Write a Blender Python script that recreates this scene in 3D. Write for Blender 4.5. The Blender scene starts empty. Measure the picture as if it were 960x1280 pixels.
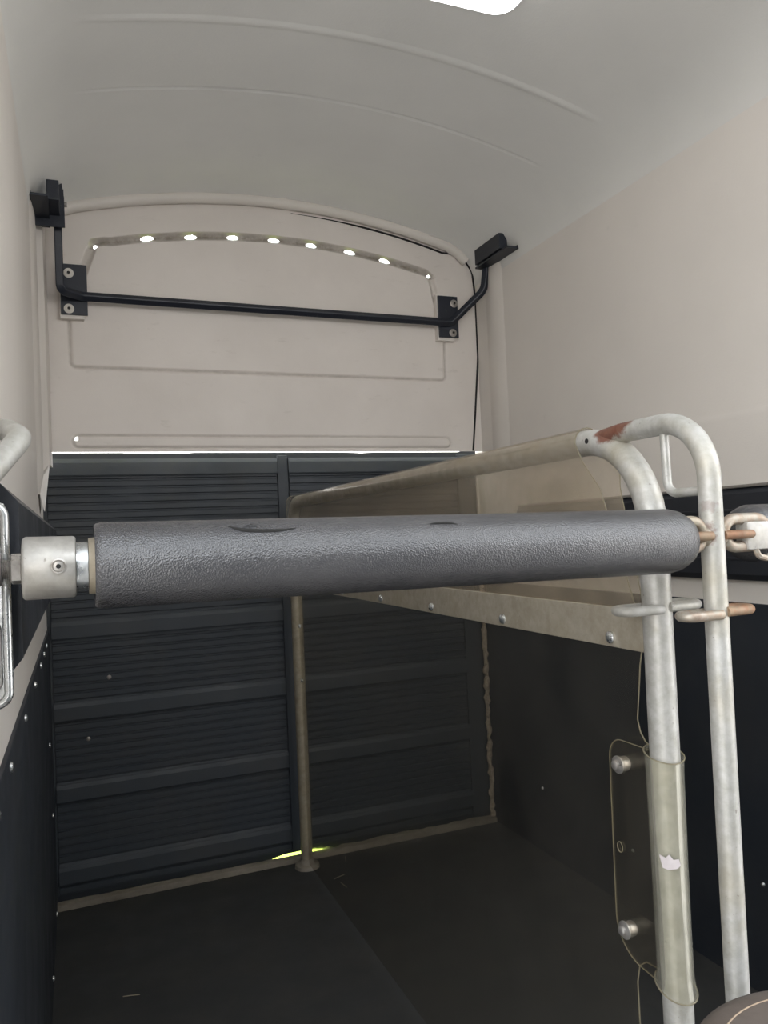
import bpy, bmesh, math, random
from mathutils import Vector, Matrix
random.seed(7)
sc = bpy.context.scene
C = sc.collection

# ------------------------------------------------------------------ camera
cam_d = bpy.data.cameras.new('camera')
cam = bpy.data.objects.new('camera', cam_d); C.objects.link(cam)
cam_d.sensor_fit = 'VERTICAL'; cam_d.sensor_height = 36.0; cam_d.sensor_width = 27.0
cam_d.lens = 36.0 * 965.0 / 1280.0
cam_d.clip_start = 0.02
# look 21.8 deg to the right of the trailer axis, about 1.5 deg up, with a small roll
vx = Vector((0.928, -0.031, 0.372)); vy = Vector((-0.370, 0.041, 0.928))
vx.normalize(); vy = (vy - vx * vx.dot(vy)).normalized(); vz = vx.cross(vy)
right = Vector((vx.x, vy.x, vz.x)); down = Vector((vx.y, vy.y, vz.y)); fwd = Vector((vx.z, vy.z, vz.z))
M = Matrix.Identity(4)
for i in range(3):
    M[i][0] = right[i]; M[i][1] = -down[i]; M[i][2] = -fwd[i]
M[2][3] = 1.23
cam.matrix_world = M
sc.camera = cam

# ------------------------------------------------------------------ world, light, exposure
sc.view_settings.view_transform = 'Standard'
sc.view_settings.look = 'None'
sc.view_settings.gamma = 1.0
sc.view_settings.use_curve_mapping = False
sc.view_settings.exposure = 0.44
w = bpy.data.worlds.new('overcast_sky'); sc.world = w
w.use_nodes = True
nt = w.node_tree; bg = nt.nodes['Background']
tc = nt.nodes.new('ShaderNodeTexCoord'); sep = nt.nodes.new('ShaderNodeSeparateXYZ')
rmp = nt.nodes.new('ShaderNodeValToRGB')
nt.links.new(tc.outputs['Generated'], sep.inputs[0]); nt.links.new(sep.outputs[2], rmp.inputs[0])
rmp.color_ramp.elements[0].position = 0.0; rmp.color_ramp.elements[0].color = (1.0, 0.97, 0.94, 1)
rmp.color_ramp.elements[1].position = 0.8; rmp.color_ramp.elements[1].color = (0.86, 0.93, 1.0, 1)
nt.links.new(rmp.outputs[0], bg.inputs[0])
bg.inputs[1].default_value = 4.0

sun = bpy.data.lights.new('sun', 'SUN'); sun.energy = 11.0; sun.angle = math.radians(1.5); sun.color = (1.0, 0.96, 0.90)
so_ = bpy.data.objects.new('sun', sun); C.objects.link(so_)
so_.rotation_euler = Vector((0.30, -0.03, -0.95)).to_track_quat('-Z', 'Y').to_euler()      # high noon sun, a little from the left; it does not reach the stalls

def portal(name, loc, rot, sx, sy):
    l = bpy.data.lights.new(name, 'AREA'); l.shape = 'RECTANGLE'; l.size = sx; l.size_y = sy
    l.cycles.is_portal = True
    o = bpy.data.objects.new(name, l); C.objects.link(o); o.location = loc; o.rotation_euler = rot
portal('doorway_portal', (0.75, -0.42, 1.2), (math.radians(90), 0, 0), 1.9, 2.6)
portal('left_door_portal', (-0.16, 0.08, 1.2), (math.radians(90), 0, math.radians(-90)), 1.0, 2.6)
portal('right_door_portal', (1.66, 0.08, 1.2), (math.radians(90), 0, math.radians(90)), 1.0, 2.6)
try:
    sc.cycles.use_denoising = True
    sc.cycles.max_bounces = 14; sc.cycles.diffuse_bounces = 8; sc.cycles.transparent_max_bounces = 20
    sc.cycles.sample_clamp_indirect = 6.0
except Exception:
    pass

# ------------------------------------------------------------------ materials
class N:
    def __init__(s, name):
        s.m = bpy.data.materials.new(name); s.m.use_nodes = True
        s.t = s.m.node_tree; s.b = s.t.nodes['Principled BSDF']; s.out = s.t.nodes['Material Output']
        s.pos = s.t.nodes.new('ShaderNodeNewGeometry').outputs['Position']
    def node(s, k): return s.t.nodes.new(k)
    def link(s, a, b): s.t.links.new(a, b)
    def noise(s, scale, detail=4, rough=0.55, stretch=None, offset=(0, 0, 0)):
        n = s.node('ShaderNodeTexNoise'); n.inputs['Scale'].default_value = scale
        n.inputs['Detail'].default_value = detail; n.inputs['Roughness'].default_value = rough
        mp = s.node('ShaderNodeMapping'); s.link(s.pos, mp.inputs[0])
        mp.inputs['Scale'].default_value = stretch or (1, 1, 1); mp.inputs['Location'].default_value = offset
        s.link(mp.outputs[0], n.inputs['Vector'])
        return n.outputs['Fac']
    def ramp(s, fac, stops):
        r = s.node('ShaderNodeValToRGB'); s.link(fac, r.inputs[0]); e = r.color_ramp.elements
        while len(e) < len(stops): e.new(0.5)
        for k, (p, c) in enumerate(stops):
            e[k].position = p; e[k].color = (*c, 1) if not isinstance(c, (int, float)) else (c, c, c, 1)
        return r.outputs[0]
    def mix(s, fac, a, b, mode='MIX'):
        m = s.node('ShaderNodeMix'); m.data_type = 'RGBA'; m.blend_type = mode
        for sock, v in ((m.inputs[0], fac), (m.inputs[6], a), (m.inputs[7], b)):
            if hasattr(v, 'links'): s.link(v, sock)
            elif isinstance(v, (int, float)): sock.default_value = v
            else: sock.default_value = (*v, 1)
        return m.outputs[2]
    def math(s, op, a, b=0.0):
        m = s.node('ShaderNodeMath'); m.operation = op
        for sock, v in ((m.inputs[0], a), (m.inputs[1], b)):
            if hasattr(v, 'links'): s.link(v, sock)
            else: sock.default_value = v
        return m.outputs[0]
    def near(s, pt, r, wob=0.02, nscale=60):
        """soft blob: 1 at pt, 0 at r, with a ragged border (a stain with its own place)"""
        d = s.node('ShaderNodeVectorMath'); d.operation = 'DISTANCE'
        s.link(s.pos, d.inputs[0]); d.inputs[1].default_value = pt
        n = s.math('MULTIPLY', s.math('SUBTRACT', s.noise(nscale, 5, 0.65), 0.5), wob * 4)
        dd = s.math('ADD', d.outputs['Value'], n)
        return s.ramp(dd, [(max(0, r * 0.8), 1.0), (r, 0.0)])
    def bump(s, fac, strength=0.2, dist=0.002):
        b = s.node('ShaderNodeBump'); b.inputs['Strength'].default_value = strength
        b.inputs['Distance'].default_value = dist
        s.link(fac, b.inputs['Height']); s.link(b.outputs[0], s.b.inputs['Normal'])
    def set(s, color=None, rough=None, metal=None, spec=None):
        for key, v in (('Base Color', color), ('Roughness', rough), ('Metallic', metal), ('Specular IOR Level', spec)):
            if v is None: continue
            if hasattr(v, 'links'): s.link(v, s.b.inputs[key])
            elif isinstance(v, (int, float)): s.b.inputs[key].default_value = v
            else: s.b.inputs[key].default_value = (*v, 1)
        return s.m

def grp(name, c, stain=0.06, rough=0.5):
    n = N(name)
    big = n.noise(2.2, 5)
    col = n.mix(n.ramp(big, [(0.35, 0.0), (0.7, 1.0)]), c, tuple(x * (1 - stain) for x in c))
    spots = n.ramp(n.noise(14, 3), [(0.70, 0.0), (0.78, 1.0)])
    col = n.mix(n.math('MULTIPLY', spots, 0.25), col, tuple(x * 0.8 for x in c))
    n.bump(n.noise(160, 3, 0.6), 0.18, 0.002)
    return n.set(col, rough, 0, 0.35)
m_wall = grp('cream_fibreglass', (0.75, 0.71, 0.665))
m_ceil = grp('grey_white_fibreglass', (0.70, 0.692, 0.668), 0.08)
_t = m_ceil.node_tree; _tl = _t.nodes.new('ShaderNodeBsdfTranslucent'); _tl.inputs[0].default_value = (0.80, 0.80, 0.77, 1)
_mx = _t.nodes.new('ShaderNodeMixShader'); _mx.inputs[0].default_value = 0.009        # thin roof skin lets a little daylight through
_t.links.new(_t.nodes['Principled BSDF'].outputs[0], _mx.inputs[1]); _t.links.new(_tl.outputs[0], _mx.inputs[2])
_t.links.new(_mx.outputs[0], _t.nodes['Material Output'].inputs[0])

n = N('cream_door_fibreglass')                 # dirt tint in the upper groove, lower grooves only darker (vertex colour)
vc = n.node('ShaderNodeVertexColor'); vc.layer_name = 'groove_tint'
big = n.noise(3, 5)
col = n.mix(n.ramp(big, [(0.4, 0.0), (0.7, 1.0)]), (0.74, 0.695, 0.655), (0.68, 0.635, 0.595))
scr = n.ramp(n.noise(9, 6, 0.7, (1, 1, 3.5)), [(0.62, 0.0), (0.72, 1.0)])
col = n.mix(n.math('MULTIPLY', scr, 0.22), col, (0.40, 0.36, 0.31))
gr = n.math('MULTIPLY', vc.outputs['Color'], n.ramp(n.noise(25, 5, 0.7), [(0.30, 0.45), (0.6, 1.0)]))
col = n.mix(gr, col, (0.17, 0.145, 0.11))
n.bump(n.noise(160, 3), 0.12, 0.002)
m_door = n.set(col, 0.5, 0, 0.35)

def rubber(name, c, rough=0.55, dust=0.35, spec=0.4, bscale=300, bstr=0.3):
    n = N(name)
    d = n.ramp(n.noise(5, 6, 0.65), [(0.42, 0.0), (0.75, 1.0)])
    col = n.mix(n.math('MULTIPLY', d, dust), c, (0.07, 0.064, 0.056))
    n.bump(n.noise(bscale, 3), bstr, 0.001)
    return n.set(col, n.ramp(n.noise(7, 4), [(0.3, max(0, rough - 0.1)), (0.7, rough + 0.1)]), 0, spec)
m_rubber = rubber('black_rubber', (0.024, 0.029, 0.038), 0.55, 0.2)
m_ramp = rubber('ribbed_ramp_rubber', (0.038, 0.046, 0.056), 0.55, 0.35)
m_floor = rubber('floor_rubber', (0.046, 0.047, 0.047), 0.8, 0.5, 0.3)
m_rail = rubber('black_plastic_rail', (0.022, 0.025, 0.032), 0.45, 0.1)
m_dark = rubber('near_black_gap', (0.008, 0.008, 0.009), 0.7, 0.1)

n = N('padded_bar_vinyl')
v = n.node('ShaderNodeTexVoronoi'); v.inputs['Scale'].default_value = 600; n.link(n.pos, v.inputs['Vector'])
h = n.math('ADD', v.outputs['Distance'], n.noise(700, 2))
n.bump(h, 0.42, 0.0012)
scuff = n.ramp(n.noise(20, 5, 0.7, (0.6, 1, 1)), [(0.45, 0.0), (0.8, 1.0)])
m_pad = n.set(n.mix(n.math('MULTIPLY', scuff, 0.5), (0.042, 0.042, 0.046), (0.085, 0.082, 0.082)), 0.27, 0, 0.9)

def galv(name, c, c2, metal=0.35, rough=0.48, rust=(), extra_rust=0.0):
    n = N(name)
    f = n.ramp(n.noise(45, 6, 0.65), [(0.35, 0.0), (0.68, 1.0)])
    col = n.mix(f, c, c2)
    yel = n.ramp(n.noise(9, 4, 0.6), [(0.5, 0.0), (0.72, 1.0)])
    col = n.mix(n.math('MULTIPLY', yel, 0.45), col, (0.40, 0.35, 0.24))
    sp = n.ramp(n.noise(130, 3, 0.6, None, (3, 1, 2)), [(0.69, 0.0), (0.74, 1.0)])
    col = n.mix(n.math('MULTIPLY', sp, 0.6), col, (0.16, 0.14, 0.12))
    if extra_rust:
        rr = n.ramp(n.noise(70, 6, 0.7, None, (9, 4, 1)), [(0.42, 0.0), (0.6, 1.0)])
        col = n.mix(n.math('MULTIPLY', rr, extra_rust), col, (0.27, 0.12, 0.055))
    met = metal
    for pt, r, wob, k in rust:
        b = n.math('MULTIPLY', n.near(pt, r, wob), k)
        rc = n.mix(n.noise(150, 4), (0.075, 0.022, 0.014), (0.20, 0.075, 0.042))
        col = n.mix(b, col, rc)
        met = n.math('MULTIPLY', met, n.math('SUBTRACT', 1.0, b))
    n.bump(n.noise(90, 4), 0.25, 0.0015)
    return n.set(col, n.ramp(n.noise(60, 4), [(0.3, rough - 0.08), (0.7, rough + 0.14)]), met)
G1, G2 = (0.50, 0.495, 0.475), (0.355, 0.345, 0.31)
m_galv = galv('galvanised_tube', G1, G2, rust=[((0.745, 0.945, 1.378), 0.030, 0.008, 0.95), ((0.75, 0.915, 1.376), 0.022, 0.008, 0.95),
              ((0.744, 0.757, 1.247), 0.010, 0.01, 0.3), ((0.742, 0.757, 1.210), 0.013, 0.014, 0.6)])
m_flat = galv('warm_galvanised_flat', (0.46, 0.42, 0.345), (0.36, 0.315, 0.24), 0.4, 0.45)
m_galv_far = galv('weathered_tube', (0.36, 0.32, 0.25), (0.26, 0.22, 0.16), 0.4, 0.55)
m_socket = galv('galvanised_socket', (0.47, 0.455, 0.43), (0.34, 0.325, 0.30), 0.5, 0.42)
m_rusty = galv('rusty_steel_loop', (0.26, 0.18, 0.12), (0.17, 0.085, 0.045), 0.35, 0.55, extra_rust=0.6)
m_halfrust = galv('half_rusted_ring', (0.40, 0.37, 0.32), (0.30, 0.265, 0.21), 0.45, 0.45, extra_rust=0.35)
m_chrome = galv('bright_zinc', (0.72, 0.74, 0.75), (0.5, 0.52, 0.53), 0.9, 0.25)
m_zinc = galv('zinc_bolt', (0.50, 0.48, 0.46), (0.32, 0.3, 0.28), 0.7, 0.33)

n = N('navy_black_steel')
m_navy = n.set(n.mix(n.ramp(n.noise(40, 5, 0.7), [(0.62, 0.0), (0.75, 1.0)]), (0.014, 0.018, 0.029), (0.045, 0.05, 0.06)), 0.42, 0, 0.45)
n = N('washer_nylon'); m_nylon = n.set(n.mix(n.noise(200), (0.72, 0.69, 0.64), (0.6, 0.57, 0.52)), 0.5)
n = N('silver_washer'); m_washer = n.set(n.mix(n.noise(200), (0.42, 0.39, 0.36), (0.28, 0.26, 0.24)), 0.45, 0.6)
n = N('dark_socket'); m_hole = n.set(n.mix(n.noise(100), (0.006, 0.006, 0.006), (0.014, 0.013, 0.012)), 0.8)
n = N('sill_wood')
m_sill = n.set(n.mix(n.ramp(n.noise(8, 6, 0.7, (0.5, 1, 1)), [(0.35, 0.0), (0.7, 1.0)]), (0.27, 0.24, 0.20), (0.12, 0.10, 0.075)), 0.7)
n = N('frayed_fibre')
m_fibre = n.set(n.mix(n.ramp(n.noise(120, 5, 0.7), [(0.35, 0.0), (0.65, 1.0)]), (0.52, 0.44, 0.35), (0.30, 0.24, 0.18)), 0.9)
n = N('brown_tub_plastic'); n.bump(n.noise(60, 4), 0.3, 0.002)
m_tub = n.set(n.mix(n.ramp(n.noise(14, 5, 0.65), [(0.35, 0.0), (0.7, 1.0)]), (0.115, 0.092, 0.078), (0.075, 0.056, 0.045)), 0.6)
n = N('tan_stitch'); m_stitch = n.set(n.mix(n.noise(80), (0.42, 0.31, 0.22), (0.3, 0.22, 0.15)), 0.7)
n = N('white_paper'); m_paper = n.set(n.mix(n.noise(90), (0.62, 0.57, 0.57), (0.5, 0.45, 0.46)), 0.8)
n = N('straw_stalk'); m_straw = n.set(n.mix(n.noise(90), (0.42, 0.37, 0.28), (0.28, 0.24, 0.17)), 0.8)
n = N('grass_ground'); m_grass = n.set(n.mix(n.ramp(n.noise(6, 6), [(0.35, 0.0), (0.65, 1.0)]), (0.24, 0.36, 0.035), (0.35, 0.42, 0.06)), 0.9)
n = N('gravel_ground'); m_gravel = n.set(n.mix(n.noise(30, 6), (0.25, 0.245, 0.24), (0.19, 0.185, 0.18)), 0.9)
n = N('hedge_leaves'); m_hedge = n.set(n.mix(n.noise(9, 6), (0.34, 0.40, 0.16), (0.46, 0.50, 0.26)), 0.8)
n = N('outer_skin'); m_outer = n.set(n.mix(n.noise(3), (0.6, 0.6, 0.58), (0.55, 0.55, 0.53)), 0.4)

n = N('lamp_diffuser')
n.b.inputs['Emission Color'].default_value = (1, 1, 1, 1); n.b.inputs['Emission Strength'].default_value = 3.0
m_lamp = n.set(n.mix(n.noise(20), (0.9, 0.9, 0.9), (0.85, 0.85, 0.85)), 0.3)
n = N('lamp_bezel'); m_bezel = n.set(n.mix(n.noise(20), (0.8, 0.8, 0.8), (0.74, 0.74, 0.74)), 0.3)

def clear_plastic(name, tint, haze_c, haze_lo, haze_hi, gloss=0.10, zlo=None, zhi=None):
    """clear PVC sheet: tinted see-through, milky haze in smears, glossy skin"""
    n = N(name); t = n.t
    tr = n.node('ShaderNodeBsdfTransparent'); tr.inputs[0].default_value = (*tint, 1)
    df = n.node('ShaderNodeBsdfDiffuse'); df.inputs[0].default_value = (*haze_c, 1)
    tl = n.node('ShaderNodeBsdfTranslucent'); tl.inputs[0].default_value = (*haze_c, 1)
    mm = n.node('ShaderNodeMixShader'); mm.inputs[0].default_value = 0.4
    n.link(df.outputs[0], mm.inputs[1]); n.link(tl.outputs[0], mm.inputs[2])
    gl = n.node('ShaderNodeBsdfGlossy'); gl.inputs['Roughness'].default_value = 0.14
    hz = n.ramp(n.noise(5, 6, 0.65, (1, 1.6, 0.9)), [(0.35, haze_lo), (0.72, haze_hi)])
    a = n.node('ShaderNodeMixShader'); n.link(hz, a.inputs[0]); n.link(tr.outputs[0], a.inputs[1]); n.link(mm.outputs[0], a.inputs[2])
    fr = n.node('ShaderNodeFresnel'); fr.inputs[0].default_value = 1.4
    bm_ = n.node('ShaderNodeBump'); bm_.inputs['Strength'].default_value = 0.15; bm_.inputs['Distance'].default_value = 0.01
    n.link(n.noise(7, 3), bm_.inputs['Height'])
    n.link(bm_.outputs[0], gl.inputs['Normal'])
    g = n.node('ShaderNodeMixShader'); n.link(n.math('MULTIPLY', fr.outputs[0], gloss * 10), g.inputs[0])
    n.link(a.outputs[0], g.inputs[1]); n.link(gl.outputs[0], g.inputs[2])
    n.link(g.outputs[0], n.out.inputs[0])
    return n.m
m_sheet_up = clear_plastic('smoky_clear_sheet', (0.972, 0.955, 0.925), (0.62, 0.54, 0.43), 0.04, 0.18, 0.03)
m_sheet_lo = clear_plastic('lower_clear_sheet', (0.94, 0.925, 0.89), (0.20, 0.19, 0.17), 0.03, 0.09, 0.03)
m_sleeve = clear_plastic('yellowed_clear_sleeve', (0.955, 0.95, 0.905), (0.72, 0.70, 0.62), 0.08, 0.24, 0.05)
m_edge = clear_plastic('cut_plastic_edge', (0.75, 0.70, 0.58), (0.42, 0.38, 0.28), 0.5, 0.7, 0.05)

# ------------------------------------------------------------------ helpers
def thing(name, label, cat, loc=(0, 0, 0), group=None):
    o = bpy.data.objects.new(name, None); C.objects.link(o); o.location = loc; o.empty_display_size = 0.05
    o['label'] = label; o['category'] = cat
    if group: o['group'] = group
    return o
def wloc(o):
    v = Vector((0, 0, 0))
    while o is not None: v += o.location; o = o.parent
    return v
def obj(name, bm, mat, parent=None, smooth=True, label=None, kind=None, angle=40):
    """one mesh from a bmesh in world coordinates"""
    me = bpy.data.meshes.new(name)
    bmesh.ops.recalc_face_normals(bm, faces=bm.faces[:]) if smooth != 'keep' else None
    off = wloc(parent) if parent is not None else Vector((0, 0, 0))
    # the mesh's own origin: centre of its box, so that the part can be picked up alone
    xs = [v.co.copy() for v in bm.verts]
    cen = Vector([(min(p[i] for p in xs) + max(p[i] for p in xs)) / 2 for i in range(3)])
    bmesh.ops.translate(bm, verts=bm.verts[:], vec=-cen)
    bm.to_mesh(me); bm.free()
    if smooth:
        me.polygons.foreach_set('use_smooth', [True] * len(me.polygons))
        try: me.set_sharp_from_angle(angle=math.radians(angle))
        except Exception: pass
    o = bpy.data.objects.new(name, me); C.objects.link(o)
    me.materials.append(mat)
    o.location = cen - off
    if parent is not None: o.parent = parent
    if label: o['label'] = label
    if kind: o['kind'] = kind
    return o
def dup(o, parent, wpos):
    c = o.copy(); C.objects.link(c); c.parent = parent; c.location = Vector(wpos) - wloc(parent); return c
def box(bm, a, b, bev=0.0):
    x0, y0, z0 = (min(a[i], b[i]) for i in range(3)); x1, y1, z1 = (max(a[i], b[i]) for i in range(3))
    r = bmesh.ops.create_cube(bm, size=1.0, matrix=Matrix.Translation(((x0 + x1) / 2, (y0 + y1) / 2, (z0 + z1) / 2)) @ Matrix.Diagonal((x1 - x0, y1 - y0, z1 - z0, 1)))
    if bev:
        es = list({e for v in r['verts'] for e in v.link_edges})
        bmesh.ops.bevel(bm, geom=es, offset=bev, segments=2, affect='EDGES', profile=0.6)
    return bm
def mbox(a, b, bev=0.0): return box(bmesh.new(), a, b, bev)
def fillet(pts, rads, seg=8):
    pts = [Vector(p) for p in pts]
    if isinstance(rads, (int, float)): rads = [rads] * len(pts)
    out = [pts[0]]
    for i in range(1, len(pts) - 1):
        p, a, b = pts[i], pts[i - 1], pts[i + 1]
        d1 = (a - p).normalized(); d2 = (b - p).normalized()
        ang = d1.angle(d2); r = rads[i]
        if r <= 0 or abs(ang - math.pi) < 0.02: out.append(p); continue
        t = min(r / math.tan(ang / 2), (a - p).length * 0.49 if i > 1 else (a - p).length * 0.98, (b - p).length * 0.98)
        r = t * math.tan(ang / 2)
        s, e = p + d1 * t, p + d2 * t
        c = p + (d1 + d2).normalized() * (r / math.sin(ang / 2))
        u, v_ = (s - c), (e - c)
        tot = u.angle(v_)
        ax = u.cross(v_).normalized()
        for k in range(seg + 1):
            out.append(c + Matrix.Rotation(tot * k / seg, 3, ax) @ u)
    out.append(pts[-1])
    return out
def sweep(bm, path, sect, closed=False, cap=True, up0=None, scale=None):
    """sweep a 2-D section along a path with parallel-transported frames"""
    path = [Vector(p) for p in path]; n_ = len(path); rings = []
    def tan(i):
        if closed: return (path[(i + 1) % n_] - path[(i - 1) % n_]).normalized()
        if i == 0: return (path[1] - path[0]).normalized()
        if i == n_ - 1: return (path[-1] - path[-2]).normalized()
        return ((path[i + 1] - path[i]).normalized() + (path[i] - path[i - 1]).normalized()).normalized()
    t0 = tan(0)
    up = Vector(up0) if up0 else (Vector((0, 0, 1)) if abs(t0.z) < 0.9 else Vector((0, 1, 0)))
    u = (up - t0 * up.dot(t0)).normalized(); prev = t0
    for i in range(n_):
        t = tan(i)
        q = prev.rotation_difference(t); u = q @ u; u = (u - t * u.dot(t)).normalized(); prev = t
        v = t.cross(u); k = scale[i] if scale else 1.0
        rings.append([bm.verts.new(path[i] + (u * a + v * b) * k) for a, b in sect])
    m_ = len(sect)
    for i in range(n_ if closed else n_ - 1):
        r0, r1 = rings[i], rings[(i + 1) % n_]
        for j in range(m_):
            bm.faces.new((r0[j], r0[(j + 1) % m_], r1[(j + 1) % m_], r1[j]))
    if cap and not closed:
        bm.faces.new(rings[0][::-1]); bm.faces.new(rings[-1])
    return bm
def circ(r, seg=16): return [(r * math.cos(2 * math.pi * k / seg), r * math.sin(2 * math.pi * k / seg)) for k in range(seg)]
def rect(a, b, c=0.0):
    if not c: return [(-a, -b), (a, -b), (a, b), (-a, b)]
    return [(-a + c, -b), (a - c, -b), (a, -b + c), (a, b - c), (a - c, b), (-a + c, b), (-a, b - c), (-a, -b + c)]
def tube(path, r, seg=16, closed=False, cap=True, bm=None, scale=None):
    return sweep(bm if bm is not None else bmesh.new(), path, circ(r, seg), closed, cap, None, scale)
def lathe(bm, prof, origin, axis, seg=24):
    """prof: list of (distance along axis, radius)"""
    o = Vector(origin); ax = Vector(axis).normalized()
    u = ax.orthogonal().normalized(); v = ax.cross(u); rings = []
    for d, r in prof:
        if r <= 1e-6: rings.append([bm.verts.new(o + ax * d)])
        else: rings.append([bm.verts.new(o + ax * d + (u * math.cos(2 * math.pi * k / seg) + v * math.sin(2 * math.pi * k / seg)) * r) for k in range(seg)])
    for a, b in zip(rings, rings[1:]):
        if len(a) == 1 and len(b) == 1: continue
        for k in range(seg):
            k2 = (k + 1) % seg
            if len(a) == 1: bm.faces.new((a[0], b[k2], b[k]))
            elif len(b) == 1: bm.faces.new((a[k], a[k2], b[0]))
            else: bm.faces.new((a[k], a[k2], b[k2], b[k]))
    return bm
def mlathe(prof, origin, axis, seg=24): return lathe(bmesh.new(), prof, origin, axis, seg)
def prism(poly, x0, x1, axis='X'):
    """extrude an outline (a, b) along an axis: X -> (y, z), Y -> (x, z), Z -> (x, y)"""
    bm = bmesh.new()
    def P(a, b, t): return {'X': (t, a, b), 'Y': (a, t, b), 'Z': (a, b, t)}[axis]
    A = [bm.verts.new(P(a, b, x0)) for a, b in poly]; B = [bm.verts.new(P(a, b, x1)) for a, b in poly]
    bm.faces.new(A); bm.faces.new(B[::-1])
    for i in range(len(poly)):
        j = (i + 1) % len(poly); bm.faces.new((A[i], B[i], B[j], A[j]))
    return bm
def struct(name, bm, mat, smooth=True, label=None, cat=None, angle=40):
    o = obj(name, bm, mat, None, smooth, label, 'structure', angle)
    if cat: o['category'] = cat
    return o

# ------------------------------------------------------------------ the trailer body
YW = 0.58      # the side walls start here: the front side doors stand open
XL, XR, Y0, YD, YR = -0.10, 1.60, -0.40, 2.85, 2.90     # side walls, open front, top door, ramp
XC, ARC = 0.75, 0.19
FR = 0.13                                               # radius between wall and roof
def arch(x): return 2.520 - ARC * (x - XC) ** 2
def roof(x):
    d = min(x - XL, XR - x)
    if d < FR: return arch(x) - (FR - math.sqrt(max(0, FR * FR - (FR - d) ** 2)))
    return arch(x)

bm = mbox((XL - 0.06, Y0, -0.06), (XR + 0.06, 2.93, 0.0))
floor = struct('floor', bm, m_floor, False, 'black rubber matted trailer floor', 'floor')
obj('rubber_mat', mbox((XL + 0.004, Y0 + 0.02, 0.0), (XR - 0.004, 2.855, 0.010), 0.004), m_floor, floor)

def wall_bm(x_in, x_out, ztop, step):
    s = 1 if x_out < x_in else -1                       # s*dx points into the trailer
    prof = [(x_in + s * step, 0.0), (x_in + s * step, 1.485), (x_in + s * step * 0.6, 1.500), (x_in, 1.512), (x_in, ztop), (x_out, ztop), (x_out, 0.0)]
    b = bmesh.new()
    A = [b.verts.new((x, YW, z)) for x, z in prof]; B = [b.verts.new((x, 2.93, z)) for x, z in prof]
    b.faces.new(A); b.faces.new(B[::-1])
    for i in range(len(prof)):
        j = (i + 1) % len(prof); b.faces.new((A[i], B[i], B[j], A[j]))
    return b
zt = roof(XL)
struct('front_light_block', mbox((XL - 0.05, Y0 - 0.05, 0.0), (XR + 0.05, Y0, 1.88)), m_rubber, False, 'unseen dark bulkhead added behind the viewer to block low light', 'wall')  # added out of view to shape the light on the padded bar
struct('wall_left', wall_bm(XL, XL - 0.05, zt, 0.0), m_wall, True, 'cream fibreglass left side wall', 'wall', 30)
struct('wall_right', wall_bm(XR, XR + 0.05, zt, 0.006), m_wall, True, 'cream fibreglass right side wall', 'wall', 60)

bm = bmesh.new()                                        # roof: arched shell with two cross seams
xs = [XL + FR * (1 - math.cos(math.pi / 2 * k / 10)) for k in range(11)]
xs += [XL + FR + (XR - XL - 2 * FR) * k / 40 for k in range(1, 40)] + [XR - FR * (1 - math.cos(math.pi / 2 * k / 10)) for k in range(10, -1, -1)]
ys = [-0.12, 0.5, 1.2, 1.70, 1.80, 1.815, 1.822, 1.826, 1.832, 1.842, 1.849, 1.8555, 1.860, 1.867, 1.88, 2.0, 2.11, 2.123, 2.129, 2.133, 2.1365, 2.140, 2.1435, 2.147, 2.151, 2.157, 2.17, 2.4, 2.7, 2.93]
def seam(y, x):
    if not (0.02 < x < 1.50): return 0.0
    e = min(1.0, (x - 0.02) / 0.1, (1.50 - x) / 0.1)
    if 1.829 < y < 1.853: return -0.0032 * e * (1.0 if 1.838 < y < 1.846 else 0.75)     # raised ridge
    if 2.134 < y < 2.146: return 0.0032 * e                                            # fine groove
    return 0.0
V = [[bm.verts.new((x, y, roof(x) + seam(y, x))) for x in xs] for y in ys]
for j in range(len(ys) - 1):
    for i in range(len(xs) - 1):
        bm.faces.new((V[j][i], V[j][i + 1], V[j + 1][i + 1], V[j + 1][i]))
struct('ceiling', bm, m_ceil, True, 'arched grey-white fibreglass trailer roof', 'ceiling', 60)

# --- upper rear door: pressed panel with grooves, seven vent slots (real holes)
OUT = fillet([(0.003, 0, 2.06), (0.003, 0, 1.848), (1.442, 0, 1.848), (1.446, 0, 2.02)], 0.018, 5)
UP = [(0.050, 2.175), (0.068, 2.225), (0.091, 2.290)]
arcpts = [(0.105 + (1.385 - 0.105) * k / 30, 2.367 - 0.19 * ((0.105 + (1.385 - 0.105) * k / 30) - 0.745) ** 2) for k in range(31)]
arcpts[0] = (0.125, 2.298); arcpts[-1] = (1.372, 2.293)
upper = UP + arcpts + [(1.397, 2.275), (1.408, 2.225), (1.418, 2.170)]
lower = [(p.x, p.z) for p in OUT]
rib = []
for k in range(9): a = math.pi / 2 + math.pi * k / 8; rib.append((0.021 + 0.021 * math.cos(a), 1.5895 + 0.021 * math.sin(a)))
for k in range(9): a = -math.pi / 2 + math.pi * k / 8; rib.append((1.432 + 0.021 * math.cos(a), 1.5895 + 0.021 * math.sin(a)))
rib.append(rib[0])
def dist_poly(px, pz, pts):
    import numpy as np
    d = np.full(px.shape, 9.0)
    for (a, b), (c, e) in zip(pts, pts[1:]):
        vx_, vz_ = c - a, e - b; L = vx_ * vx_ + vz_ * vz_ + 1e-12
        t = np.clip(((px - a) * vx_ + (pz - b) * vz_) / L, 0, 1)
        d = np.minimum(d, np.hypot(px - a - t * vx_, pz - b - t * vz_))
    return d
import numpy as np
dx = np.arange(XL, XR + 0.0301, 0.0034)
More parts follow.
